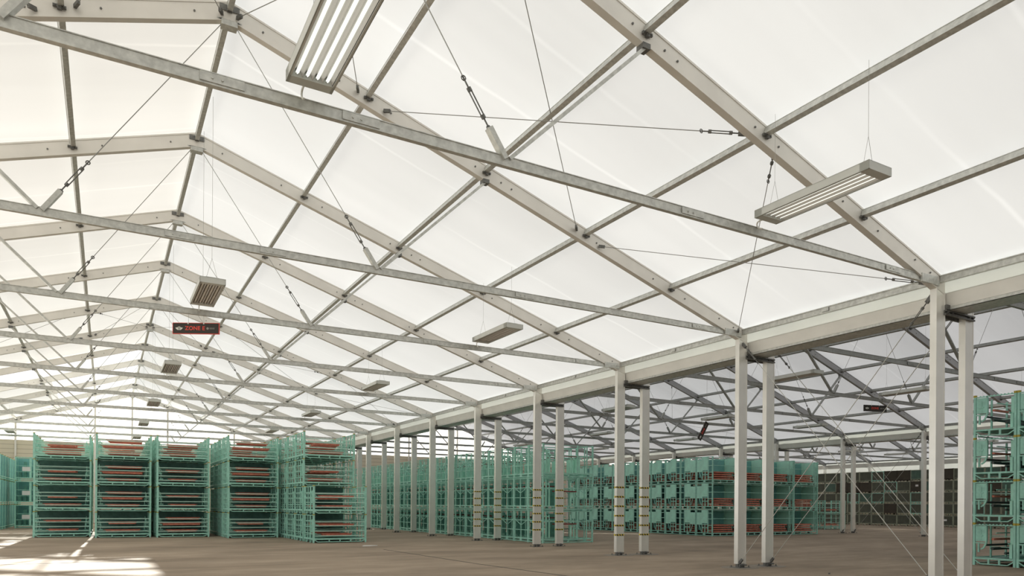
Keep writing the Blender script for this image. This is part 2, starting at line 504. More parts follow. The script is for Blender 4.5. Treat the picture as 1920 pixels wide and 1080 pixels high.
# ------------------------------------------------------------------ purlins, one bar per bay
PL = BAY - RT
PM = MB().box(-0.045, 0, -0.065, 0.045, PL, -0.057).box(-0.045, 0, 0.055, 0.045, PL, 0.065).box(-0.04, 0, -0.057, 0.04, PL, 0.055).mesh('roof_purlin', M['galv'])
EPM = MB().box(-0.03, 0, -0.07, 0.05, PL, 0.06).box(-0.045, 0, -0.075, -0.03, PL, -0.055).box(-0.045, 0, 0.045, -0.03, PL, 0.065).mesh('eave_purlin', M['galv'])
EPL = MB().box(-0.06, PL / 2 - 0.09, -0.045, -0.045, PL / 2 + 0.09, 0.035).mesh('joint_plate', M['galv'])
def bayname(k):
    if k < 0: return 'bay nearest the camera'
    return '%s to %s frame' % (ORD[k], ORD[k + 1])
for h in range(3):
    for side in ((1, -1) if h == 0 else (1,)):
        for k in list(KS[h])[:-1]:
            for n_, x in enumerate([0.0] + PUR):
                if n_ == 0 and side < 0: continue
                p = bpy.data.objects.new('roof_purlin', PM); col.objects.link(p)
                z = zbot(x) + 0.215 if n_ else ZR + 0.20
                p.location = (RIDGE[h] + side * x * HX[h], FY(k) + RT, z); p.rotation_euler = (0, side * math.atan(SL) if n_ else 0, 0)
                pos = 'ridge purlin' if n_ == 0 else '%s purlin down the %s slope' % (ORD[n_ - 1], 'right' if side > 0 else 'left')
                tag(p, '%s, %s, %s' % (pos, HALLS[h], bayname(k)), 'purlin', 'roof purlins of the %s' % HALLS[h], 'thing')
            p = bpy.data.objects.new('eave_purlin', EPM); col.objects.link(p)
            p.location = (RIDGE[h] + side * (HALF * HX[h] + 0.14), FY(k) + RT, 6.05)
            if side < 0: p.rotation_euler = (0, 0, PI); p.location.y += PL
            tag(p, 'grey eave purlin, %s side of the %s, %s' % ('right' if side > 0 else 'left', HALLS[h], bayname(k)), 'purlin', 'eave purlins of the %s' % HALLS[h], 'thing')
            q = bpy.data.objects.new('joint_plate', EPL); col.objects.link(q); q.parent = p

M['galv_shaded'] = mat('shaded_galvanised_steel', (0.33, 0.335, 0.315), 0.5, 0.35, var=0.12, scale=14.0)  # galvanised steel with the dimmer halls' shade put into its colour
SHADED = {}
def dull(o):  # swaps in the steel that has shade in its colour
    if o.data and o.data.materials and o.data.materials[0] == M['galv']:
        if o.data.name not in SHADED:
            me = o.data.copy(); me.materials.clear(); me.materials.append(M['galv_shaded']); SHADED[o.data.name] = me
        o.data = SHADED[o.data.name]
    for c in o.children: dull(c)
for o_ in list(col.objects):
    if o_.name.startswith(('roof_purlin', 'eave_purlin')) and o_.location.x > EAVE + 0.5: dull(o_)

# ------------------------------------------------------------------ columns
def column_mesh(ztop0, ztop1):
    """upright from x=0 to 0.3, y=0 to 0.13; shallow groove in the broad faces"""
    mb = MB()
    def slab(xa, xb, ya, yb):
        t = lambda x: ztop0 + (ztop1 - ztop0) * x / 0.3
        mb.quadbox([(xa, ya, .1), (xb, ya, .1), (xb, yb, .1), (xa, yb, .1), (xa, ya, t(xa)), (xb, ya, t(xb)), (xb, yb, t(xb)), (xa, yb, t(xa))])
    slab(0, 0.03, 0, RT); slab(0.27, 0.3, 0, RT); slab(0.03, 0.27, 0.006, RT - 0.006)
    return mb
zi, zo = zbot(HALF), zbot(EAVE)
CMA = column_mesh(zi, zo).mesh('hall_column', M['alu_col'])
CMB = column_mesh(zo, zi).mesh('hall_column', M['alu_col'])
SHOE = MB().box(-0.05, -0.1, 0, 0.35, 0.23, 0.014).box(0.04, 0.02, 0.012, 0.10, 0.11, 0.16).box(0.2, 0.02, 0.012, 0.26, 0.11, 0.16)
for bx, by in ((-0.02, -0.07), (0.32, -0.07), (-0.02, 0.2), (0.32, 0.2)): SHOE.tube((bx, by, 0.01), (bx, by, 0.06), 0.014, 6)
SHOE.tube((0.02, -0.03, 0.07), (0.28, -0.03, 0.07), 0.02, 6)
SHOE = SHOE.mesh('base_plate', M['dark_steel'])
PATCH = MB()
PATCH.prism([(0.15 + 0.5 * math.cos(2*PI*i/28), 0.06 + 0.45 * math.sin(2*PI*i/28)) for i in range(28)], 0.0005, 0.004, 'z')
PATCH = PATCH.mesh('mortar_patch', M['mortar'])
def tape_mesh():
    """a strip round the column, yellow with slanted black bars, 1 mm proud of the faces"""
    y = MB(); k_ = MB(); e = 0.002; hgt = 0.05
    y.box(-e, -e, 0, 0.3 + e, RT + e, hgt)
    e2 = 0.005
    for i in range(3):
        x = 0.02 + i * 0.1
        k_.prism([(x, 0.002), (x + 0.058, 0.001), (x + 0.033, hgt - 0.001), (x - 0.02, hgt - 0.001)], -e2, RT + e2, 'y')
    k_.prism([(0.02, 0.002), (0.07, 0.002), (0.05, hgt - .002), (0.0, hgt - .002)], -e2, 0.3 + e2, 'x')
    me = y.mesh('hazard_tape', M['tape_y']); 
    me2 = k_.mesh('black_stripe', M['tape_k'])
    return me, me2
TY, TK = tape_mesh()
COLS = [('a', HALF, CMA), ('b', HALF + 1.017, CMB), ('c', HALF + PITCH, CMA), ('d', HALF + 1.017 + PITCH, CMB), ('e', HALF + 2 * PITCH, CMA)]
CR = {'a': range(-1, 12), 'b': range(-1, 12), 'c': range(1, 12), 'd': range(1, 12), 'e': range(2, 12)}
CN = {'a': 'near-hall column of the first double row', 'b': 'middle-hall column of the first double row',
      'c': 'middle-hall column of the second double row', 'd': 'far-hall column of the second double row', 'e': 'column along the far side wall'}
TAPE = {('a', 2), ('a', 3), ('a', 4), ('b', 2), ('b', 3), ('b', 4)}
for nm, x, me in COLS:
    for k in CR[nm]:
        c = bpy.data.objects.new('hall_column', me); col.objects.link(c); c.location = (x, FY(k), 0)
        tape = ', hazard-taped' if (nm, k) in TAPE else ''
        lb = 'pale aluminium %s, %s frame from the camera%s' % (CN[nm], ORD[k], tape) if k >= 0 else 'pale aluminium %s, just out beside the camera' % CN[nm]
        tag(c, lb, 'column', 'columns, row of the %s' % CN[nm].split(' of ')[-1] if False else CN[nm] + 's', 'thing')
        s = bpy.data.objects.new('base_plate', SHOE); col.objects.link(s); s.parent = c; s['label'] = 'dark bolted steel foot'
        if nm in 'ab' and k in (0, 1, 2):
            s = bpy.data.objects.new('mortar_patch', PATCH); col.objects.link(s); s.parent = c
        if (nm, k) in TAPE:
            for z in (0.64, 0.94, 1.25, 1.55, 1.85, 2.15):
                t = bpy.data.objects.new('hazard_tape', TY); col.objects.link(t); t.parent = c; t.location = (0, 0, z - 0.02)
                t['label'] = 'yellow and black striped tape'
                u = bpy.data.objects.new('black_stripe', TK); col.objects.link(u); u.parent = t
        if nm == 'd' and k == 4:
            s = obj('notice', MB().box(0.05, -0.01, 2.1, 0.2, -0.004, 2.4), 'paper', c)
# left row of the near hall
for k in range(4, 12):
    c = bpy.data.objects.new('hall_column', CMB); col.objects.link(c); c.location = (-EAVE, FY(k), 0)
    tag(c, 'pale aluminium column along the left side wall, %s frame from the camera' % ORD[k], 'column', 'columns along the left side wall', 'thing')

# brackets that tie each pair of columns together under the gutter
BR = MB().box(-0.02, -0.05, 0, 1.02, -0.006, 0.03).box(-0.02, -0.05, 0.07, 1.02, -0.006, 0.1).box(-0.02, -0.02, 0.03, 1.02, -0.006, 0.07)
BR.box(-0.02, RT + 0.006, 0, 1.02, RT + 0.05, 0.1).box(0.0, -0.055, 0.11, 0.12, -0.006, 0.2)
for x in (0.04, 0.2, 0.8, 0.95): BR.tube((x, -0.07, 0.05), (x, 0, 0.05), 0.015, 6)
BR.tube((0.62, -0.03, 0.1), (0.62, -0.03, 0.2), 0.012, 6).tube((0.75, -0.03, 0.1), (0.75, -0.03, 0.2), 0.012, 6)
BR = BR.mesh('gutter_bracket', M['dark_steel'])
for xx, rn, rs in ((HALF + 0.26, 'first', range(0, 12)), (HALF + 0.26 + PITCH, 'second', range(2, 12))):
    for k in rs:
        b = bpy.data.objects.new('gutter_bracket', BR); col.objects.link(b); b.location = (xx, FY(k), 5.36)
        tag(b, 'dark steel gutter bracket joining the %s double row at the %s frame' % (rn, ORD[k]), 'bracket', 'gutter brackets', 'thing')

# valley gutters with the pale tarpaulin flaps above them
for i, xc in enumerate((HALF + 0.66, HALF + 0.66 + PITCH)):
    y0, y1 = FY(-1), YE
    hw = 0.345
    outer = [(-hw, 5.80), (-hw + 0.05, 5.58), (-hw + 0.06, 5.535), (-hw + 0.13, 5.53), (hw - 0.13, 5.53), (hw - 0.06, 5.535), (hw - 0.05, 5.58), (hw, 5.80),
             (hw - 0.02, 5.80), (hw - 0.08, 5.60), (-hw + 0.08, 5.60), (-hw + 0.02, 5.80)]
    gt = obj('valley_gutter', MB().prism([(xc + a, b) for a, b in outer], y0, y1), 'gutter')
    tag(gt, ('long grey valley gutter between the near and middle halls', 'long grey valley gutter between the middle and far halls')[i], 'gutter', None, 'thing')
    for sd in (-1, 1):
        obj('rain_flap', MB().box(xc + sd * hw - 0.004, y0, 5.79, xc + sd * hw + 0.004, y1, 6.2), 'fabric_flap', gt)
    obj('bottom_rail', MB().box(xc - 0.29, y0, 5.465, xc + 0.29, y1, 5.475).box(xc - 0.29, y0, 5.465, xc - 0.28, y1, 5.53).box(xc + 0.28, y0, 5.465, xc + 0.29, y1, 5.53), 'galv', gt)
xc = 62.4 + 0.75
gt = obj('side_gutter', MB().box(xc - 0.36, YB, 5.5, xc - 0.33, YE, 5.9), 'alu'); tag(gt, 'grey side gutter along the outer wall of the far hall', 'gutter', None, 'thing')

# ------------------------------------------------------------------ trusses: tie beam with struts and hanger cables
TZ = 6.0
def turnbuckle(p, q):
    """eye, body, eye between p and q"""
    p = Vector(p); q = Vector(q); d = (q - p).normalized(); L = (q - p).length
    mb = MB(); a = Vector((0, 1, 0)) if abs(d.y) < .9 else Vector((1, 0, 0)); s = d.cross(a).normalized() * 0.022
    m0, m1 = p + d * (L * .25), p + d * (L * .75)
    mb.tube(m0 - s, m1 - s, 0.009, 5); mb.tube(m0 + s, m1 + s, 0.009, 5)
    mb.tube(m0 - d * .03, m0 + d * .02, 0.03, 6); mb.tube(m1 - d * .02, m1 + d * .03, 0.03, 6)
    mb.tube(p, m0, 0.011, 5); mb.tube(m1, q, 0.011, 5)
    mb.ring(p + d * .02, a, 0.03, 0.009, 8, 4); mb.ring(q - d * .02, a, 0.03, 0.009, 8, 4)
    return mb
def truss_template():
    r = empty('tie_beam')
    b = MB(); y0 = 0.03
    b.box(-HALF, y0 + 0.01, TZ - 0.058, HALF, y0 + 0.06, TZ + 0.058)
    b.box(-HALF, y0, TZ - 0.068, HALF, y0 + 0.07, TZ - 0.058); b.box(-HALF, y0, TZ + 0.058, HALF, y0 + 0.07, TZ + 0.068)
    b.box(-HALF, y0, TZ - 0.058, HALF, y0 + 0.011, TZ - 0.04)
    obj('tie_rail', b, 'galv', r)
    for x in (-0.75, 0.75, -5.9, 5.9, 10.9, -10.9):
        sp = MB().box(x - 0.22, y0 - 0.012, TZ - 0.045, x + 0.22, y0, TZ + 0.048)
        for dx in (-0.1, 0.0): sp.tube((x + dx, y0 - 0.025, TZ), (x + dx, y0, TZ), 0.014, 6)
        obj('splice_plate', sp, 'galv', r)
    for s in (1, -1):
        st = MB().bar((s * 2.72, 0.065, TZ + 0.04), (s * 4.95, 0.065, zbot(4.95) - 0.02), 0.05, 0.10, (0, 1, 0))
        so = obj('strut', st, 'galv', r)
        obj('strut_clamp', MB().box(s * 4.95 - 0.07, -0.01, zbot(4.95) - 0.05, s * 4.95 + 0.07, 0.14, zbot(4.95) + 0.03), 'dark_steel', so)
        lo = Vector((s * 2.66, 0.05, TZ + 0.02)); hi = Vector((s * 0.12, 0.05, ZR - 0.08)); d = (hi - lo).normalized()
        obj('cable_plate', MB().bar(lo, lo + d * 0.42, 0.07, 0.10, (0, 1, 0)), 'galv', r)
        c = MB().tube(lo + d * 1.05, hi, 0.0075, 5)
        co = obj('hanger_cable', c, 'cable', r)
        obj('turnbuckle', turnbuckle(lo + d * 0.4, lo + d * 1.08), 'dark_steel', co)
        obj('end_bracket', MB().box(s * HALF - 0.5 if s > 0 else s * HALF, -0.014, TZ - 0.09, s * HALF if s > 0 else s * HALF + 0.5, 0.025, TZ + 0.07).box(s * HALF - 0.06, -0.02, TZ - 0.1, s * HALF + 0.06, 0.14, TZ + 0.0), 'dark_steel' if False else 'galv', r)
    return r
TR = truss_template()
first = True
for h in range(3):
    for k in KS[h]:
        if k in (-1, 11): continue
        t = TR if first else copy_tree(TR); first = False
        t.location = (RIDGE[h], FY(k), 0); t.scale = (HX[h], 1, 1)
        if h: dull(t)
        tag(t, 'galvanised tie beam with V struts, %s frame from the camera, %s' % (ORD[k], HALLS[h]), 'tie beam', 'tie beams of the %s' % HALLS[h], 'thing')

# ------------------------------------------------------------------ bracing cables
def brace(p, q, lb, grp='roof bracing cables', r=0.0075, tb=True, cm='cable'):
    p = Vector(p); q = Vector(q); d = (q - p).normalized()
    e = empty('bracing_cable', p)
    o = Vector((0, 0, 0)); Q = q - p
    L = Q.length
    if tb:
        obj('cable', MB().tube(d * 0.75, Q - d * 0.12, r, 5), cm, e)
        obj('turnbuckle', turnbuckle(d * 0.12, d * 0.78), 'dark_steel', e)
    else:
        obj('cable', MB().tube(d * 0.1, Q - d * .1, r, 5), 'cable', e)
    obj('end_clamp', MB().bar(o, d * 0.16, 0.05, 0.07), 'dark_steel', e)
    obj('end_clamp', MB().bar(Q - d * 0.14, Q, 0.045, 0.06), 'dark_steel', e)
    tag(e, lb, 'cable', grp, 'thing')
PAN = [(0.12, 2.25), (2.75, 7.2), (7.8, 12.2)]
for h in range(3):
    for k in ((0, 5, 10) if h == 0 else (0, 5, 10) if h == 1 else (3, 7)):
        if h == 2 and k not in (3, 7): continue
        for side in ((1, -1) if h == 0 else (1,)):
            for n_, (xa, xb) in enumerate(PAN):
                ya, yb = FY(k) + RT + 0.01, FY(k + 1) - 0.01
                A = lambda x, y: (RIDGE[h] + side * x, y, zbot(x) + 0.10)
                base = '%s from ridge, %s slope, %s, %s' % (ORD[n_], 'right' if side > 0 else 'left', bayname(k), HALLS[h])
                brace(A(xb, ya), A(xa, yb), 'wire rising away, ' + base)
                A = lambda x, y: (RIDGE[h] + side * x, y, zbot(x) + 0.155)
                brace(A(xa, ya), A(xb, yb), 'wire falling away, ' + base)
for nm, x, nk in (('near-hall', HALF + 0.06, 0), ('middle-hall', HALF + 1.017 + 0.2, 0), ('middle-hall', HALF + PITCH + .06, 3), ('far-hall', HALF + PITCH + 1.217, 3)):
    row = 'first' if x < 20 else 'second'
    brace((x, FY(nk) + RT, 5.75), (x, FY(nk + 1), 0.12), 'diagonal wire falling away from the camera, %s columns, %s double row' % (nm, row), 'wall bracing cables', 0.009, True, 'strap')
    brace((x + .06, FY(nk + 1), 5.75), (x + .06, FY(nk) + RT, 0.12), 'diagonal wire falling towards the camera, %s columns, %s double row' % (nm, row), 'wall bracing cables', 0.009, True, 'strap')

# gable posts
GP = {0: [-7.5, -2.5, 0, 2.5, 7.5], 1: [-7.5, -2.5, 2.5, 7.5], 2: [-7.5, -2.5, 2.5, 7.5]}
for h in range(3):
    for n_, x in enumerate(GP[h]):
        o = obj('gable_post', MB().box(-0.06, -0.15, 0, 0.06, -0.01, zbot(x) + 0.02), 'alu', loc=(RIDGE[h] + x, YE + 0.34, 0))
        tag(o, 'slim pale post of the end gable, %s across in the %s' % (ORD[n_], HALLS[h]), 'post', 'gable posts', 'thing')

# ------------------------------------------------------------------ strip lamps
def lamp_template():
    r = empty('strip_lamp')
    W, L, H = 0.5, 1.95, 0.12
    b = MB()
    b.box(-W/2, 0, 0.0, -W/2 + 0.012, L, H); b.box(W/2 - 0.012, 0, 0.0, W/2, L, H)
    b.box(-W/2, 0, 0.0, W/2, 0.14, H); b.box(-W/2, L - 0.14, 0.0, W/2, L, H)
    b.box(-W/2, 0, H - 0.01, W/2, L, H)
    b.box(-W/2, 0, 0.0, -W/2 + 0.03, L, 0.008); b.box(W/2 - 0.03, 0, 0.0, W/2, L, 0.008)
    b.box(-0.13, 0.1, H, 0.13, 0.26, H + 0.035); b.box(-0.13, L - 0.26, H, 0.13, L - 0.1, H + 0.035)
    obj('housing', b, 'lamp_body', r)
    rf = MB(); n = 4; w = (W - 0.07) / n
    for i in range(n):
        x = -W/2 + 0.035 + i * w
        pts = [(x, 0.012), (x + w*.18, 0.055), (x + w*.36, 0.08), (x + w*.64, 0.08), (x + w*.82, 0.055), (x + w, 0.012)]
        i0 = len(rf.v)
        for y in (0.14, L - 0.14):
            rf.v += [(a, y, z) for a, z in pts]
        for q in range(5): rf.f.append((i0 + q, i0 + q + 1, i0 + 6 + q + 1, i0 + 6 + q))
    obj('reflector', rf, 'lamp_refl', r)
    for i in range(n):
        x = -W/2 + 0.035 + (i + .5) * w
        t = obj('tube', MB().tube((x, 0.15, 0.045), (x, L - 0.15, 0.045), 0.019, 8), 'tube', r)
    ends = MB()
    for i in range(n):
        x = -W/2 + 0.035 + (i + .5) * w
        for y in (0.15, L - 0.17): ends.box(x - 0.014, y, 0.03, x + 0.014, y + 0.025, 0.075)
    obj('lamp_holders', ends, 'dark_steel', r)
    for y in (0.18, L - 0.18):
        hw = MB().tube((-0.11, y, H + .03), (0, y, H + 0.45), 0.003, 4).tube((0.11, y, H + .03), (0, y, H + 0.45), 0.003, 4)
        obj('hanging_wire', hw, 'cable', r)
    pts = []
    for i in range(9):
        a = PI * i / 8
        pts.append((-0.05 - 0.04 * math.cos(a) * 0, L + 0.02 + 0.11 * math.sin(a), 0.02 - 0.14 * (1 - math.cos(a)) * 0.5 + 0.03 * math.sin(a)))
    obj('power_cord', MB().path(pts, 0.012, 6), 'cord', r)
    return r
LT = lamp_template(); lfirst = True
LITM = {}
WIRES = []
LPOS = [(0, 0, k, dx) for k in (0, 2, 4, 6, 8, 10) for dx in (0.12, 7.33)] + [(0, 0, k, -7.2) for k in (6, 8, 10)]
LPOS += [(1, 0, k, dx) for k, dx in ((2, -6.2), (2, 0.3), (4, -6.2), (4, 0.3), (4, 7.5), (6, 0.3), (6, 7.5), (8, 0.3), (8, 7.5), (2, 7.5), (0, -6.2))]
LPOS += [(2, 0, k, dx) for k, dx in ((4, 0.3), (4, 6.5), (6, 6.5), (6, 0.3))]
LN = {0.12: 'under the ridge', 7.33: 'over the right half', -7.2: 'over the left half', -6.2: 'over the left half', 0.3: 'under the ridge', 7.5: 'over the right half', 6.5: 'over the right half'}
for h, _, k, dx in LPOS:
    t = copy_tree(LT)
    t.location = (RIDGE[h] + dx, FY(k) - 2.05, 6.12)
    tag(t, 'grey strip lamp %s of the %s, before the %s frame' % (LN[dx], HALLS[h], ORD[k]), 'lamp', 'strip lamps of the %s' % HALLS[h], 'thing')
    if h == 0 and k == 0:
        for c_ in t.children:
            if c_.name.startswith('tube'):
                if c_.data.name not in LITM:
                    me_ = c_.data.copy(); me_.materials.clear(); me_.materials.append(M['tube_lit']); LITM[c_.data.name] = me_; LITM[me_.name] = me_
                c_.data = LITM[c_.data.name]
    zt = zbot(dx) + RH
    for y in (0.18, 1.77):
        obj('long_wire', MB().tube((0, y, 0.56), (0, y, zt - 6.15), 0.0028, 4), 'cable', t)

for c_ in list(LT.children): bpy.data.objects.remove(c_)
bpy.data.objects.remove(LT)

# ------------------------------------------------------------------ zone signs
def text_part(body, size, m, parent, loc, ext=0.003, sx=1.0):
    cu = bpy.data.curves.new('lettering', 'FONT'); cu.body = body; cu.size = size; cu.extrude = ext; cu.offset = 0.0035
    cu.align_x = 'CENTER'; cu.align_y = 'CENTER'; cu.materials.append(M[m]); cu.space_character = 1.05
    tmp = bpy.data.objects.new('lettering_curve', cu); col.objects.link(tmp)
    me = bpy.data.meshes.new_from_object(tmp.evaluated_get(bpy.context.evaluated_depsgraph_get()))
    col.objects.unlink(tmp); bpy.data.objects.remove(tmp)
    me.name = 'lettering'
    o = bpy.data.objects.new('lettering', me); col.objects.link(o); o.parent = parent
    o.location = loc; o.rotation_euler = (PI / 2, 0, 0); o.scale = (sx, 1, 1)
    return o
def zone_sign(loc, txt, label, ry=0, rz=0, edge='sign_red'):
    r = empty('zone_sign', loc, rz)
    W, H = 1.05, 0.235
    obj('board', MB().box(-W/2, 0, -H/2, W/2, 0.03, H/2), 'sign_black', r)
    e = 0.012
    obj('edge_strip', MB().box(-W/2 - e, -0.004, -H/2 - e, -W/2, 0.034, H/2 + e).box(W/2, -0.004, -H/2 - e, W/2 + e, 0.034, H/2 + e)
        .box(-W/2, -0.004, H/2, W/2, 0.034, H/2 + e).box(-W/2, -0.004, -H/2 - e, W/2, 0.034, -H/2), edge, r)
    # winged ring emblem
    em = MB(); cx = -0.385; cz = 0.0
    def wing(s):
        pts = [(cx + s*0.03, 0.022), (cx + s*0.06, 0.016), (cx + s*0.088, 0.010), (cx + s*0.06, -0.022), (cx + s*0.035, -0.04), (cx + s*0.015, -0.042)]
        if s < 0: pts = pts[::-1]
        em.prism(pts, -0.004, 0.0, 'y')
    for s in (1, -1): wing(s)
    em.ring((cx, -0.002, cz), (0, 1, 0), 0.032, 0.009, 20, 4)
    em.box(cx - 0.03, -0.004, -0.007, cx + 0.03, 0, 0.007)
    obj('emblem', em, 'sign_white', r)
    text_part(txt, 0.125, 'sign_red', r, (-0.02, -0.002, 0.0), sx=1.0)
    sm = MB(); sm.prism([(0.27 + 0.028*math.cos(2*PI*i/16), 0.028*math.sin(2*PI*i/16)) for i in range(16)], -0.003, 0, 'y')
    for i in range(2):
        z = 0.012 - i * 0.022
        for q in range(5): sm.box(0.315 + q*0.024, -0.003, z - 0.006, 0.331 + q*0.024 , 0, z + 0.006)
    obj('small_print', sm, 'sign_grey', r)
    for x in (-0.18, 0.18):
        if ry == 0: obj('hanging_wire', MB().tube((x, 0.015, H/2), (x * math.cos(rz) ** 2, -x * math.cos(rz) * math.sin(rz) + 0.01, 5.945 - loc[2]), 0.003, 4), 'cable', r)
        obj('clip', MB().box(x - 0.012, -0.006, H/2 - 0.02, x + 0.012, 0.036, H/2 + 0.014), 'sign_white', r)
    r.rotation_euler = (0, ry, rz)
    tag(r, label, 'sign', None, 'thing')
    return r
zone_sign((0.01, FY(2) + 0.05, 5.615), 'ZONE E', 'black hanging sign with red ZONE E lettering and a winged emblem', rz=-0.50)
zone_sign((RIDGE[1] + 0.15, FY(2) + 0.1, 5.64), 'ZONE', 'dark hanging sign with dim red letters over the middle hall, hanging level', rz=-0.3, edge='sign_black')
zone_sign((25.2, FY(4) - 0.6, 5.5), 'ZONE', 'dark hanging sign swinging steeply tilted from one wire in the middle hall', ry=math.radians(-58), rz=0, edge='sign_black')
w_ = obj('hanging_wire', MB().tube((25.46, FY(4) - .585, 5.88), (25.46, FY(4) - 0.585, 9.97), 0.004, 4), 'cable', bpy.data.objects['zone_sign.002'])
w_.matrix_parent_inverse = (Matrix.Translation((25.2, FY(4) - 0.6, 5.5)) @ Matrix.Rotation(math.radians(-58), 4, 'Y')).inverted()

# ------------------------------------------------------------------ racks
def flist(*a): return a
def rack_open(w=2.2, d=1.5, h=1.155, back=False, pads=((0.60, 0.5, 1.55), (0.25, 0.4, 1.7)), bars=(0.84, 0.68, 0.47, 0.28), full=True, m='mint', pm='pad'):
    """open steel stillage: posts, base, deck, side ladders, cross bars, padded rails"""
    r = empty('stillage')
    p = 0.075
    for (x, y) in ((0, 0), (w - p, 0), (0, d - p), (w - p, d - p)):
        po = obj('corner_post', MB().box(x, y, 0.05, x + p, y + p, h - 0.02).box(x + .006, y + .006, 0, x + p - .006, y + p - .006, 0.05), m, r)
        if full: obj('stacking_cup', MB().box(x - 0.005, y - 0.005, h - 0.035, x + p + 0.005, y + p + 0.005, h - 0.002), 'yellow', po)
    b = MB()
    for y in (0.0, d - 0.05):
        b.box(p, y, 0.125, w - p, y + 0.05, 0.185)
        b.bar((0.2, y + .025, 0.045), (w - 0.2, y + .025, 0.045), 0.04, 0.03)
        b.bar((0.03, y + .025, 0.14), (0.2, y + .025, 0.045), 0.04, 0.03); b.bar((w - 0.03, y + .025, 0.14), (w - 0.2, y + .025, 0.045), 0.04, 0.03)
        for t in (0.3, 0.5, 0.7): b.box(w*t - 0.02, y, 0.04, w*t + 0.02, y + 0.05, 0.13)
    for x in (0.0, w - 0.05):
        b.box(x, p, 0.125, x + 0.05, d - p, 0.185)
        for t in (0.3, 0.7):
            b.box(x, d*t - 0.1, 0.02, x + 0.05, d*t - 0.07, 0.13); b.box(x, d*t + 0.07, 0.02, x + 0.05, d*t + 0.1, 0.13); b.box(x, d*t - 0.1, 0.01, x + 0.05, d*t + 0.1, 0.035)
    obj('base_frame', b, m, r)
    obj('deck', MB().box(0.04, 0.04, 0.15, w - 0.04, d - 0.04, 0.158), 'mint_dark', r)
    for x in (0.015, w - 0.055):
        s = MB()
        s.box(x, d*0.36, 0.18, x + 0.05, d*0.36 + 0.06, h - 0.04)
        s.box(x, d*0.62, 0.18, x + 0.035, d*0.62 + 0.035, h - 0.04)
        for z in (0.36, 0.62, 0.86, h - 0.06): s.box(x + .01, p, z, x + 0.035, d - p, z + 0.028)
        s.box(x - 0.005, d*0.14, 0.62, x + 0.05, d*0.14 + 0.06, 0.95)
        s.box(x - 0.005, d*0.18, 0.42, x + 0.05, d*0.18 + 0.05, 0.62)
        obj('side_frame', s, m, r)
    for y in (0.06, d - 0.08):
        for i, z in enumerate(bars):
            obj('cross_bar', MB().tube((p, y, z), (w - p, y, z), 0.017, 5), 'mint_pale', r)
    for i, (z, x0, x1) in enumerate(pads):
        for yy in ((0.25, 0.85) if full else (0.3,)):
            obj('padded_rail', MB().box(x0 + yy*.1, yy, z, x1 + yy*.1, yy + 0.32, z + 0.075).box(x0 - .1 + yy*.1, yy + .1, z + .075, x1 + .1, yy + 0.17, z + 0.10), pm, r)
    if back: obj('back_or_shade_sheet', MB().box(p, d - 0.03, 0.17, w - p, d - 0.02, h - 0.004), 'back_or_shade_sheet', r)  # added dark sheet in place of the shaded depth behind
    if full:
        for (x, y, z) in ((0.14, 0.3, 0.78), (0.2, 0.6, 0.55), (0.14, 0.9, 0.86), (w - .2, 0.3, 0.7), (w - .24, 0.7, 0.5), (w - .2, 1.0, 0.8)):
            hk = MB(); hk.bar((x, y + .015, z + .02), (x + 0.1, y + .02, z - 0.1), 0.04, 0.02); hk.box(x - .015, y, z - .2, x + .015, y + .03, z + .12)
            hk.box(x - .05, y, z - 0.22, x + 0.1, y + 0.03, z - 0.18)
            obj('catch_arm', hk, m, r)
    return r

def place(tmpl, used, x, y, z, lb, grp, cat='rack', rz=0):
    if not used: t = tmpl; used.append(1)
    else: t = copy_tree(tmpl)
    t.location = (x, y, z); t.rotation_euler = (0, 0, rz)
    return tag(t, lb, cat, grp, 'thing')

# block A: the big stack block in the near hall
LEVEL = ['bottom', 'second', 'third', 'top']
PV = (((0.60, 0.5, 1.55), (0.25, 0.4, 1.7)), ((0.80, 0.45, 1.75), (0.55, 0.25, 1.8), (0.24, 0.45, 1.65)), ((0.66, 0.45, 1.7), (0.26, 0.55, 1.6)))
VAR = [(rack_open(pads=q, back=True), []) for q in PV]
VTOP = [(rack_open(pads=q), []) for q in PV]
STK = [('first', -4.54, 37.75, 3, 4, 0), ('second', -2.17, 36.5, 3, 4, 1), ('third', 0.21, 36.0, 3, 4, 2), ('fourth', 2.95, 34.2, 4, 4, 1), ('fifth', 5.36, 30.4, 5, 4, 0)]
for nm, x, y, deep, lev, v in STK:
    for q in range(deep):
        for L in range(lev):
            tm, us = (VTOP if L == 3 or (nm == 'fifth' and L == 2) else VAR)[(v + (0 if L > 0 else 2) + q) % 3 if L in (0, 3) else v]
            pos = 'front' if q == 0 else '%s row back' % ORD[q - 1]
            place(tm, us, x + random.uniform(-.015, .015), y + 1.54 * q + random.uniform(-.012, .012), 1.155 * L,
                  'mint open rack, red padded rails, %s stack from left, %s, %s level' % (nm, pos, LEVEL[L]), 'open racks of the tall block by the sunlit floor')
for L in range(2):
    tm, us = VTOP[2]
    place(tm, us, 5.39, 28.82, 1.155 * L, 'mint open rack, %s of the low two-high stack before the tall block' % ('bottom' if L == 0 else 'top'), 'racks of the two-high stack')

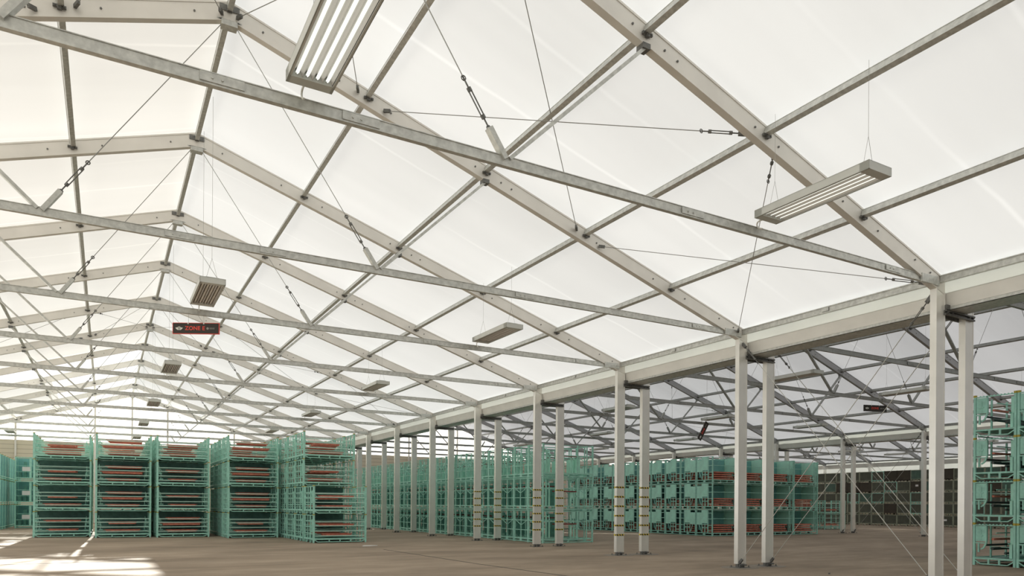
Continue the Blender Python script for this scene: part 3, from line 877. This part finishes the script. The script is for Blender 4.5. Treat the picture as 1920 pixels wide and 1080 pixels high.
# block B: tall skeleton racks in the middle hall behind the columns
def rack_skeleton(full=True, v=0):
    w, d, h = 2.55, 1.2, 1.38; p = 0.06; m = 'mint'
    r = empty('skeleton_rack')
    for (x, y) in ((0, 0), (w - p, 0), (0, d - p), (w - p, d - p)):
        obj('corner_post', MB().box(x, y, 0, x + p, y + p, h - 0.01), m, r)
    b = MB()
    for y in (0.0, d - 0.05):
        b.box(p, y, 0.13, w - p, y + 0.05, 0.18); b.bar((0.12, y + .025, 0.03), (w - 0.12, y + .025, 0.03), 0.04, 0.035)
        b.bar((0.03, y + .025, 0.09), (0.13, y + .025, 0.03), 0.04, 0.035); b.bar((w - 0.03, y + .025, 0.09), (w - 0.13, y + .025, 0.03), 0.04, 0.035)
        b.box(w/2 - 0.03, y, 0.04, w/2 + 0.03, y + 0.05, 0.13)
    for x in (0.0, w - 0.05):
        b.box(x, p, 0.13, x + 0.05, d - p, 0.18); b.box(x, p, 0.02, x + 0.04, d - p, 0.05)
        b.box(x - .005, d/2 - 0.09, 0.03, x + 0.055, d/2 + 0.09, 0.14)
    obj('base_frame', b, m, r)
    for x in (0.01, w - 0.045):
        s = MB()
        s.box(x, d*0.5, 0.18, x + 0.035, d*0.5 + 0.04, h - 0.03)
        for z in (0.5, 0.92, h - 0.05): s.box(x, p, z, x + 0.03, d - p, z + 0.03)
        s.bar((x + .02, p, 0.95), (x + .02, d*0.5 + .01, 0.72), 0.025, 0.025); s.bar((x + .02, d - p, 0.95), (x + .02, d*0.5 + .03, 0.72), 0.025, 0.025)
        obj('side_frame', s, m, r)
    if v == 0: obj('inner_sheet', MB().box(1.62, 0.1, 0.18, 1.64, d - 0.1, 1.2), 'mint_dark', r)  # sheet added to block light and darken the lower racks
    if v == 1: obj('inner_sheet', MB().box(1.9, 0.1, 0.18, 1.92, d - 0.1, .8), 'mint_panel', r)
    for xx, ww in ((0.62, 0.05), (1.72, 0.05), (2.2, 0.04)):
        obj('upright', MB().box(xx, 0.01, 0.18, xx + ww, 0.05, h - 0.03), m, r)
    for z in (0.9, h - 0.06):
        for y in (0.03, d - 0.04): obj('cross_bar', MB().tube((p, y, z), (w - p, y, z), 0.016, 5), m, r)
    for i in range(7 if v == 0 else 9):
        x = 0.2 + i * 0.3 * (1 if v == 0 else 0.78); yy = 0.35 + 0.12 * (i % 3); zt = 0.62 + 0.17 * ((i * 7) % 4)
        sl = MB().box(x, yy, 0.18, x + 0.07, yy + .03, zt).bar((x + .03, yy, zt - .04), (x + 0.2, yy + .3, min(zt + .2, h - .1)), 0.03, 0.03).box(x - .04, yy, zt - .06, x + 0.16, yy + .05, zt - .02)
        obj('fixture_arm', sl, 'mint_dark' if v == 0 else 'mint_panel', r)
    obj('red_rail', MB().box(0.7 if v != 1 else 1.2, 0.3, 1.0 - 0.12*v, 1.9, 0.38, 1.05 - 0.12*v), 'pad_dark', r)
    return r
KB = [(rack_skeleton(v=0), []), (rack_skeleton(v=1), []), (rack_skeleton(v=2), [])]
for q in range(22):
    for L in range(3):
        tm, us = KB[1 if L == 2 else (2 if q == 0 else 0)]
        place(tm, us, 13.84 + random.uniform(-.02, .02), 25.1 + 1.215 * q + random.uniform(-.006, .006), 1.38 * L,
              'mint skeleton rack behind the columns, %s stack from the aisle, %s level' % (ORD[q], ('bottom', 'middle', 'top')[L]), 'skeleton racks of the long row')

# block C: racks with solid upper end panels
def rack_panel(v=0):
    w, d, h = 2.08, 1.2, 1.41; p = 0.055; m = 'mint'
    r = empty('panel_rack')
    for (x, y) in ((0, 0), (w - p, 0), (0, d - p), (w - p, d - p)):
        obj('corner_post', MB().box(x, y, 0, x + p, y + p, h - 0.01), m, r)
    b = MB()
    for y in (0.0, d - 0.045):
        b.box(p, y, 0.14, w - p, y + 0.045, 0.18); b.box(p, y, 0.02, w - p, y + 0.04, 0.05)
        for t in (0.02, .27, .5, .73, .96): b.box(w*t - .02 + .03, y, 0.04, w*t + .02 + .03, y + 0.045, 0.15)
    for x in (0.0, w - 0.045):
        b.box(x, p, 0.14, x + 0.045, d - p, 0.18); b.box(x, p, 0.02, x + 0.04, d - p, 0.05)
        b.box(x - .004, d/2 - 0.07, 0.04, x + 0.05, d/2 + 0.07, 0.15)
    obj('base_frame', b, m, r)
    obj('deck', MB().box(0.04, 0.04, 0.17, w - 0.04, d - 0.04, 0.18), 'mint_dark', r)
    fy = (lambda a: a) if v == 0 else (lambda a: d - a)
    def bx(mb, x0, ya, z0, x1, yb, z1):
        a, c = sorted((fy(ya), fy(yb))); mb.box(x0, a, z0, x1, c, z1)
    pl = MB(); bx(pl, 0.004, 0.36, 0.68, 0.014, 1.14, 1.25); bx(pl, 0.004, 0.36, 1.25, 0.014, 0.80, 1.40); bx(pl, 0.004, 0.74, 0.60, 0.014, 1.14, 0.70)
    obj('end_panel', pl, 'mint_panel', r)
    obj('end_panel', MB().box(w - 0.014, p, 0.6, w - 0.004, d - p, h - 0.04), 'mint_panel', r)
    ld = MB()
    bx(ld, 0.0, 0.30, 0.18, 0.03, 0.36, 1.40); bx(ld, 0.0, 0.74, 0.18, 0.03, 0.775, 0.70)
    for z in (0.28, 0.55, 0.9, 1.2): bx(ld, 0.0, 0.055, z, 0.025, 0.30, z + 0.035)
    bx(ld, 0.0, 0.36, 0.42, 0.03, 0.74, 0.465); bx(ld, 0.0, 0.53, 0.18, 0.03, 0.57, 0.66); bx(ld, 0.0, 0.36, 0.60, 0.03, 0.76, 0.64)
    ld.bar((0.015, fy(0.98), 0.62), (0.015, fy(0.83), 0.24), 0.02, 0.03); bx(ld, 0, 0.055, 1.375, 0.03, 1.145, 1.405)
    obj('end_frame', ld, m, r)
    for i in range(4): obj('padded_shelf', MB().box(0.22 + .03*(i % 2), 0.12, 0.2 + i*0.115, 1.68 - 0.07*(i % 3), 1.0, 0.265 + i*0.115), 'pad', r)
    obj('back_or_shade_sheet', MB().box(0.1, d - 0.09, 0.3, w - 0.1, d - 0.08, h - 0.1), 'teal', r)
    for z in (0.93, h - 0.05): obj('cross_bar', MB().tube((p, 0.03, z), (w - p, 0.03, z), 0.014, 5), m, r)
    obj('upright', MB().box(1.72, 0.01, 0.18, 1.76, 0.04, h - .05).box(1.9, 0.05, 0.18, 1.93, 0.08, h - .3), m, r)
    return r
PC = [(rack_panel(0), []), (rack_panel(1), [])]
for q in range(11):
    for L in range(3):
        tm, us = PC[(q * 3 + L * 2 + (q // 3)) % 2]
        place(tm, us, 25.95, 27.65 + 1.225 * q, 1.41 * L, 'mint rack with solid end panel, %s stack along the column side, %s level' % (ORD[q], ('bottom', 'middle', 'top')[L]), 'panel racks in the middle hall')
for i in range(1, 4):
    for q in range(2):
        for L in range(3):
            tm, us = PC[(i + L) % 2]
            place(tm, us, 25.95 + 2.12 * i, 27.65 + 1.225 * q, 1.41 * L, 'mint solid-ended rack, %s along the block front, %s, %s level' % (ORD[i], 'front row' if q == 0 else 'second row', ('bottom', 'middle', 'top')[L]), 'panel racks in the middle hall')

# block D: small pale racks beyond it
D0 = rack_open(w=2.3, d=1.2, h=1.05, pads=((0.3, 0.4, 1.7),), bars=(0.8, 0.5), full=False); ud = []
for (x, y, z, lb) in ((42.85, 33.5, 0, 'bottom of the two-high stack by the second double row'), (42.85, 33.5, 1.05, 'top of the two-high stack by the second double row'),
                      (40.5, 34.2, 0, 'bottom of the four-high stack by the second double row'), (40.5, 34.2, 1.05, 'second level of the four-high stack by the second double row'),
                      (40.5, 34.2, 2.1, 'third level of the four-high stack by the second double row'), (40.5, 34.2, 3.15, 'top of the four-high stack by the second double row')):
    place(D0, ud, x, y, z, 'pale mint open rack, ' + lb, 'small racks by the second double row')

# block E: dark box containers at the side of the far hall
def box_container(m, fm):
    r = empty('box_container'); w, d, h = 1.6, 1.2, 0.98
    fr = MB()
    for (x, y) in ((0, 0), (w - .06, 0), (0, d - .06), (w - .06, d - .06)): fr.box(x, y, 0, x + .06, y + .06, h - .01)
    for y in (0, d - .04): fr.box(0, y, h - .07, w, y + .04, h - .02); fr.box(0, y, 0.12, w, y + .04, 0.17)
    for x in (0, w - .04): fr.box(x, 0, h - .07, x + .04, d, h - .02); fr.box(x, 0, 0.12, x + .04, d, 0.17)
    for t in (0.25, 0.5, .75): fr.box(0, d*t - .04, 0.0, 0.05, d*t + .04, 0.12)
    obj('frame', fr, fm, r)
    sh = MB().box(0.012, 0.03, 0.15, 0.025, d - .03, h - .04).box(w - .025, .03, .15, w - .012, d - .03, h - .04).box(.03, .012, .15, w - .03, .025, h - .04).box(.03, d - .025, .15, w - .03, d - .012, h - .04).box(.03, .03, .14, w - .03, d - .03, .15)
    obj('sheet_walls', sh, m, r)
    return r
EC = [(box_container('olive', 'olive_frame'), []), (box_container('green_sheet', 'olive_frame'), []), (box_container('brown', 'brown'), []),
      (box_container('maroon', 'maroon'), []), (box_container('olive', 'mint'), [])]
EN = ['olive sheet-steel box container with pale frame', 'dull green box container with pale frame', 'dark brown box container', 'maroon box container', 'olive box container with mint frame']
rr = random.Random(11)
for q in range(18):
    for L in range(5):
        c = rr.choices(range(5), (60, 14, 12, 5, 9))[0]
        t = place(*EC[c], 59.2, 27.5 + 1.215 * q, 0.98 * L, '%s, %s stack, %s level' % (EN[c], ORD[q], ('bottom', 'second', 'third', 'fourth', 'top')[L]), 'box containers along the far hall', 'container')
        if (q, L) in ((7, 3), (5, 0)): obj('paper_tag', MB().box(-0.005, 0.5, 0.5, 0.0, 0.75, 0.66), 'paper', t)

# block L: sheet-sided crates at the left edge
def sheet_crate(v=0):
    r = empty('sheet_crate'); w, d, h = 1.6, 1.2, 1.42; m = 'mint'
    for (x, y) in ((0, 0), (w - .06, 0), (0, d - .06), (w - .06, d - .06)):
        po = obj('corner_post', MB().box(x, y, 0, x + .06, y + .06, h - .03), m, r)
        obj('stacking_cup', MB().box(x - .004, y - .004, h - .035, x + .064, y + .064, h - .002), 'yellow', po)
    b = MB()
    for y in (0, d - .045): b.box(.06, y, .13, w - .06, y + .045, .18); b.box(.06, y, .03, w - .06, y + .04, .06)
    for x in (0, w - .045): b.box(x, .06, .13, x + .045, d - .06, .18); b.box(x, .06, .03, x + .04, d - .06, .06)
    obj('base_frame', b, m, r)
    if v == 0:
        sh = MB()
        for xx in (0.02, w - .03):
            y = .06
            for i in range(9):
                sh.box(xx + (.012 if i % 2 else 0), y, .18, xx + .01 + (.012 if i % 2 else 0), y + .12, h - .06); y += .12
        sh.box(.06, d - .03, .18, w - .06, d - .02, h - .06)
        sh.box(.06, .01, .18, w - .06, .02, h - .3)
        obj('corrugated_side', sh, 'teal', r)
    else:
        s = MB().box(.7, 0, .18, .82, .04, h - .05).box(.06, 0, h - .08, w - .06, .04, h - .04)
        for z in (.5, .85): s.box(.06, .005, z, w - .06, .03, z + .025)
        obj('front_frame', s, m, r)
        obj('back_or_shade_sheet', MB().box(.06, d - .03, .18, w - .06, d - .02, h - .06).box(.02, .06, .18, .03, d - .06, h - .06).box(w - .03, .06, .18, w - .02, d - .06, h - .06), 'teal', r)
        obj('label_holder', MB().box(.35, -.012, .55, .75, -.004, .8), 'paper', r)
        for i in range(5): obj('inner_fitting', MB().box(.15 + i*.25, .3 + .1*(i % 2), .18, .3 + i*.25, .6, .5 + .2*((i*3) % 4)), 'mint_dark', r)
    return r
SC, us = sheet_crate(0), []
for q in range(9):
    for L in range(3):
        place(SC, us, -8.42, 48.4 + 1.22 * q, 1.42 * L, 'teal corrugated-side crate at the left edge, %s stack along, %s level' % (ORD[q], ('bottom', 'middle', 'top')[L]), 'corrugated crates at the left edge', 'crate')
SC2, us = sheet_crate(1), []
for q in range(2):
    for L in range(3):
        place(SC2, us, -6.42 + 1.65 * q, 51.3, 1.42 * L, 'teal framed crate with white paper label, %s of the stack %s' % (('bottom', 'middle', 'top')[L], 'beside the corrugated crates' if q == 0 else 'behind the tall block'), 'labelled crates behind the tall block', 'crate')

# block F: racks at the right edge
def rack_roller():
    w, d, h = 2.2, 1.08, 1.175; p = 0.06; m = 'mint'
    r = empty('roller_rack')
    for (x, y) in ((0, 0), (w - p, 0), (0, d - p), (w - p, d - p)):
        po = obj('corner_post', MB().box(x, y, 0, x + p, y + p, h - 0.04), m, r)
        obj('stacking_cup', MB().box(x - .004, y - .004, h - .06, x + p + .004, y + p + .004, h - .002), 'yellow', po)
    b = MB()
    for y in (0.0, d - 0.045):
        b.box(p, y, 0.17, w - p, y + 0.045, 0.22); b.box(.2, y, 0.03, w - .2, y + 0.04, 0.06)
    for x in (0.0, w - 0.045):
        b.box(x, p, 0.17, x + 0.045, d - p, 0.215)
        b.bar((x + .02, .2, .04), (x + .02, d - .2, .04), .035, .025); b.bar((x + .02, .05, .14), (x + .02, .2, .04), .035, .025); b.bar((x + .02, d - .05, .14), (x + .02, d - .2, .04), .035, .025)
        b.box(x, d*.35, .04, x + .04, d*.35 + .05, .17); b.box(x, d*.6, .04, x + .04, d*.6 + .05, .17)
    obj('base_frame', b, m, r)
    t = MB()
    for x in (0.0, w - 0.04):
        t.box(x, p, h - .08, x + .035, d - p, h - .055)
        for i in range(10): t.box(x, .1 + i*.088, h - .055, x + .03, .13 + i*.088, h - .035)
    obj('toothed_rail', t, m, r)
    a = MB(); x = 0.01
    a.box(x, d - .34, .66, x + .1, d - .07, 1.08)
    a.box(x - .01, d - .36, .60, x + .04, d - .33, 1.12); a.box(x, d - .36, .60, x + .04, d - .06, .63)
    a.bar((x + .02, d - .34, .62), (x + .02, d - .27, .48), .03, .04); a.bar((x + .02, d - .27, .48), (x + .02, d - .2, .44), .03, .04)
    a.box(x + .01, d - .16, .36, x + .05, d - .12, .6); a.box(x - .012, d - .26, .8, x, d - .14, .84); a.box(x - .012, d - .22, .7, x, d - .19, .98)
    obj('bracket_box', a, 'mint', r)
    for (xx, yy) in ((.5, .3), (.5, .85), (1.3, .3), (1.3, .85), (0.3, .18)): obj('inner_upright', MB().box(xx, yy, .2, xx + .04, yy + .04, h - .1), 'mint', r)
    for z in (.5, .8): obj('inner_rod', MB().tube((.52, .3, z), (.52, .88, z), .014, 5), 'mint_pale', r)
    obj('roller', MB().tube((.1, d - .45, .47), (w - .1, d - .45, .47), .04, 8), 'roller', r)
    obj('roller', MB().tube((.1, .3, .36), (w - .1, .3, .36), .03, 8), 'roller', r)
    obj('red_rail', MB().box(.1, d - .5, .70, w - .2, d - .44, .75), 'pad', r)
    obj('cross_bar', MB().tube((.05, .5, .9), (w - .05, .5, .9), .016, 5), m, r); obj('cross_bar', MB().tube((.05, .2, .62), (w - .05, .2, .62), .016, 5), m, r)
    obj('deck', MB().box(.05, .05, .19, w - .05, d - .05, .2), 'mint_dark', r)
    obj('roller', MB().tube((.1, d - .3, .56), (w - .1, d - .3, .56), .03, 8), 'roller', r)
    obj('rear_sheet', MB().box(w - .12, .1, .25, w - .1, d - .1, .8), 'mint_dark', r)
    obj('slide_plate', MB().box(.15, .12, .6, .2, .2, 1.05).box(.15, .15, .22, .22, .22, .6), 'mint_panel', r)
    return r
RF, us = rack_roller(), []
for i in range(2):
    for q in range(3):
        for L in range(4):
            place(RF, us, 19.18 + 2.23 * i, 10.02 - 1.10 * q, 1.175 * L, 'mint roller rack, %s, %s, %s level' % (('beside the nearest columns', 'second from the nearest columns', 'third from the nearest columns')[q], ('front row', 'behind the front row')[i], LEVEL[L]), 'roller racks at the right edge')

# a scrap of film on the floor and a stray bolt
o = obj('plastic_scrap', MB().prism([(6.5, 25.95), (6.75, 25.9), (7.1, 26.0), (6.9, 26.12), (6.6, 26.1)], 0.002, 0.03, 'z'), 'paper'); tag(o, 'small crumpled pale scrap on the floor before the two-high stack', 'scrap', None, 'thing')
o = obj('stray_bolt', MB().tube((12.9, 11.0, 0.02), (12.96, 11.02, 0.02), 0.018, 6), 'dark_steel'); tag(o, 'small dark bolt lying on the floor between two columns', 'bolt', None, 'thing')

# drop the unused template leftovers, if any
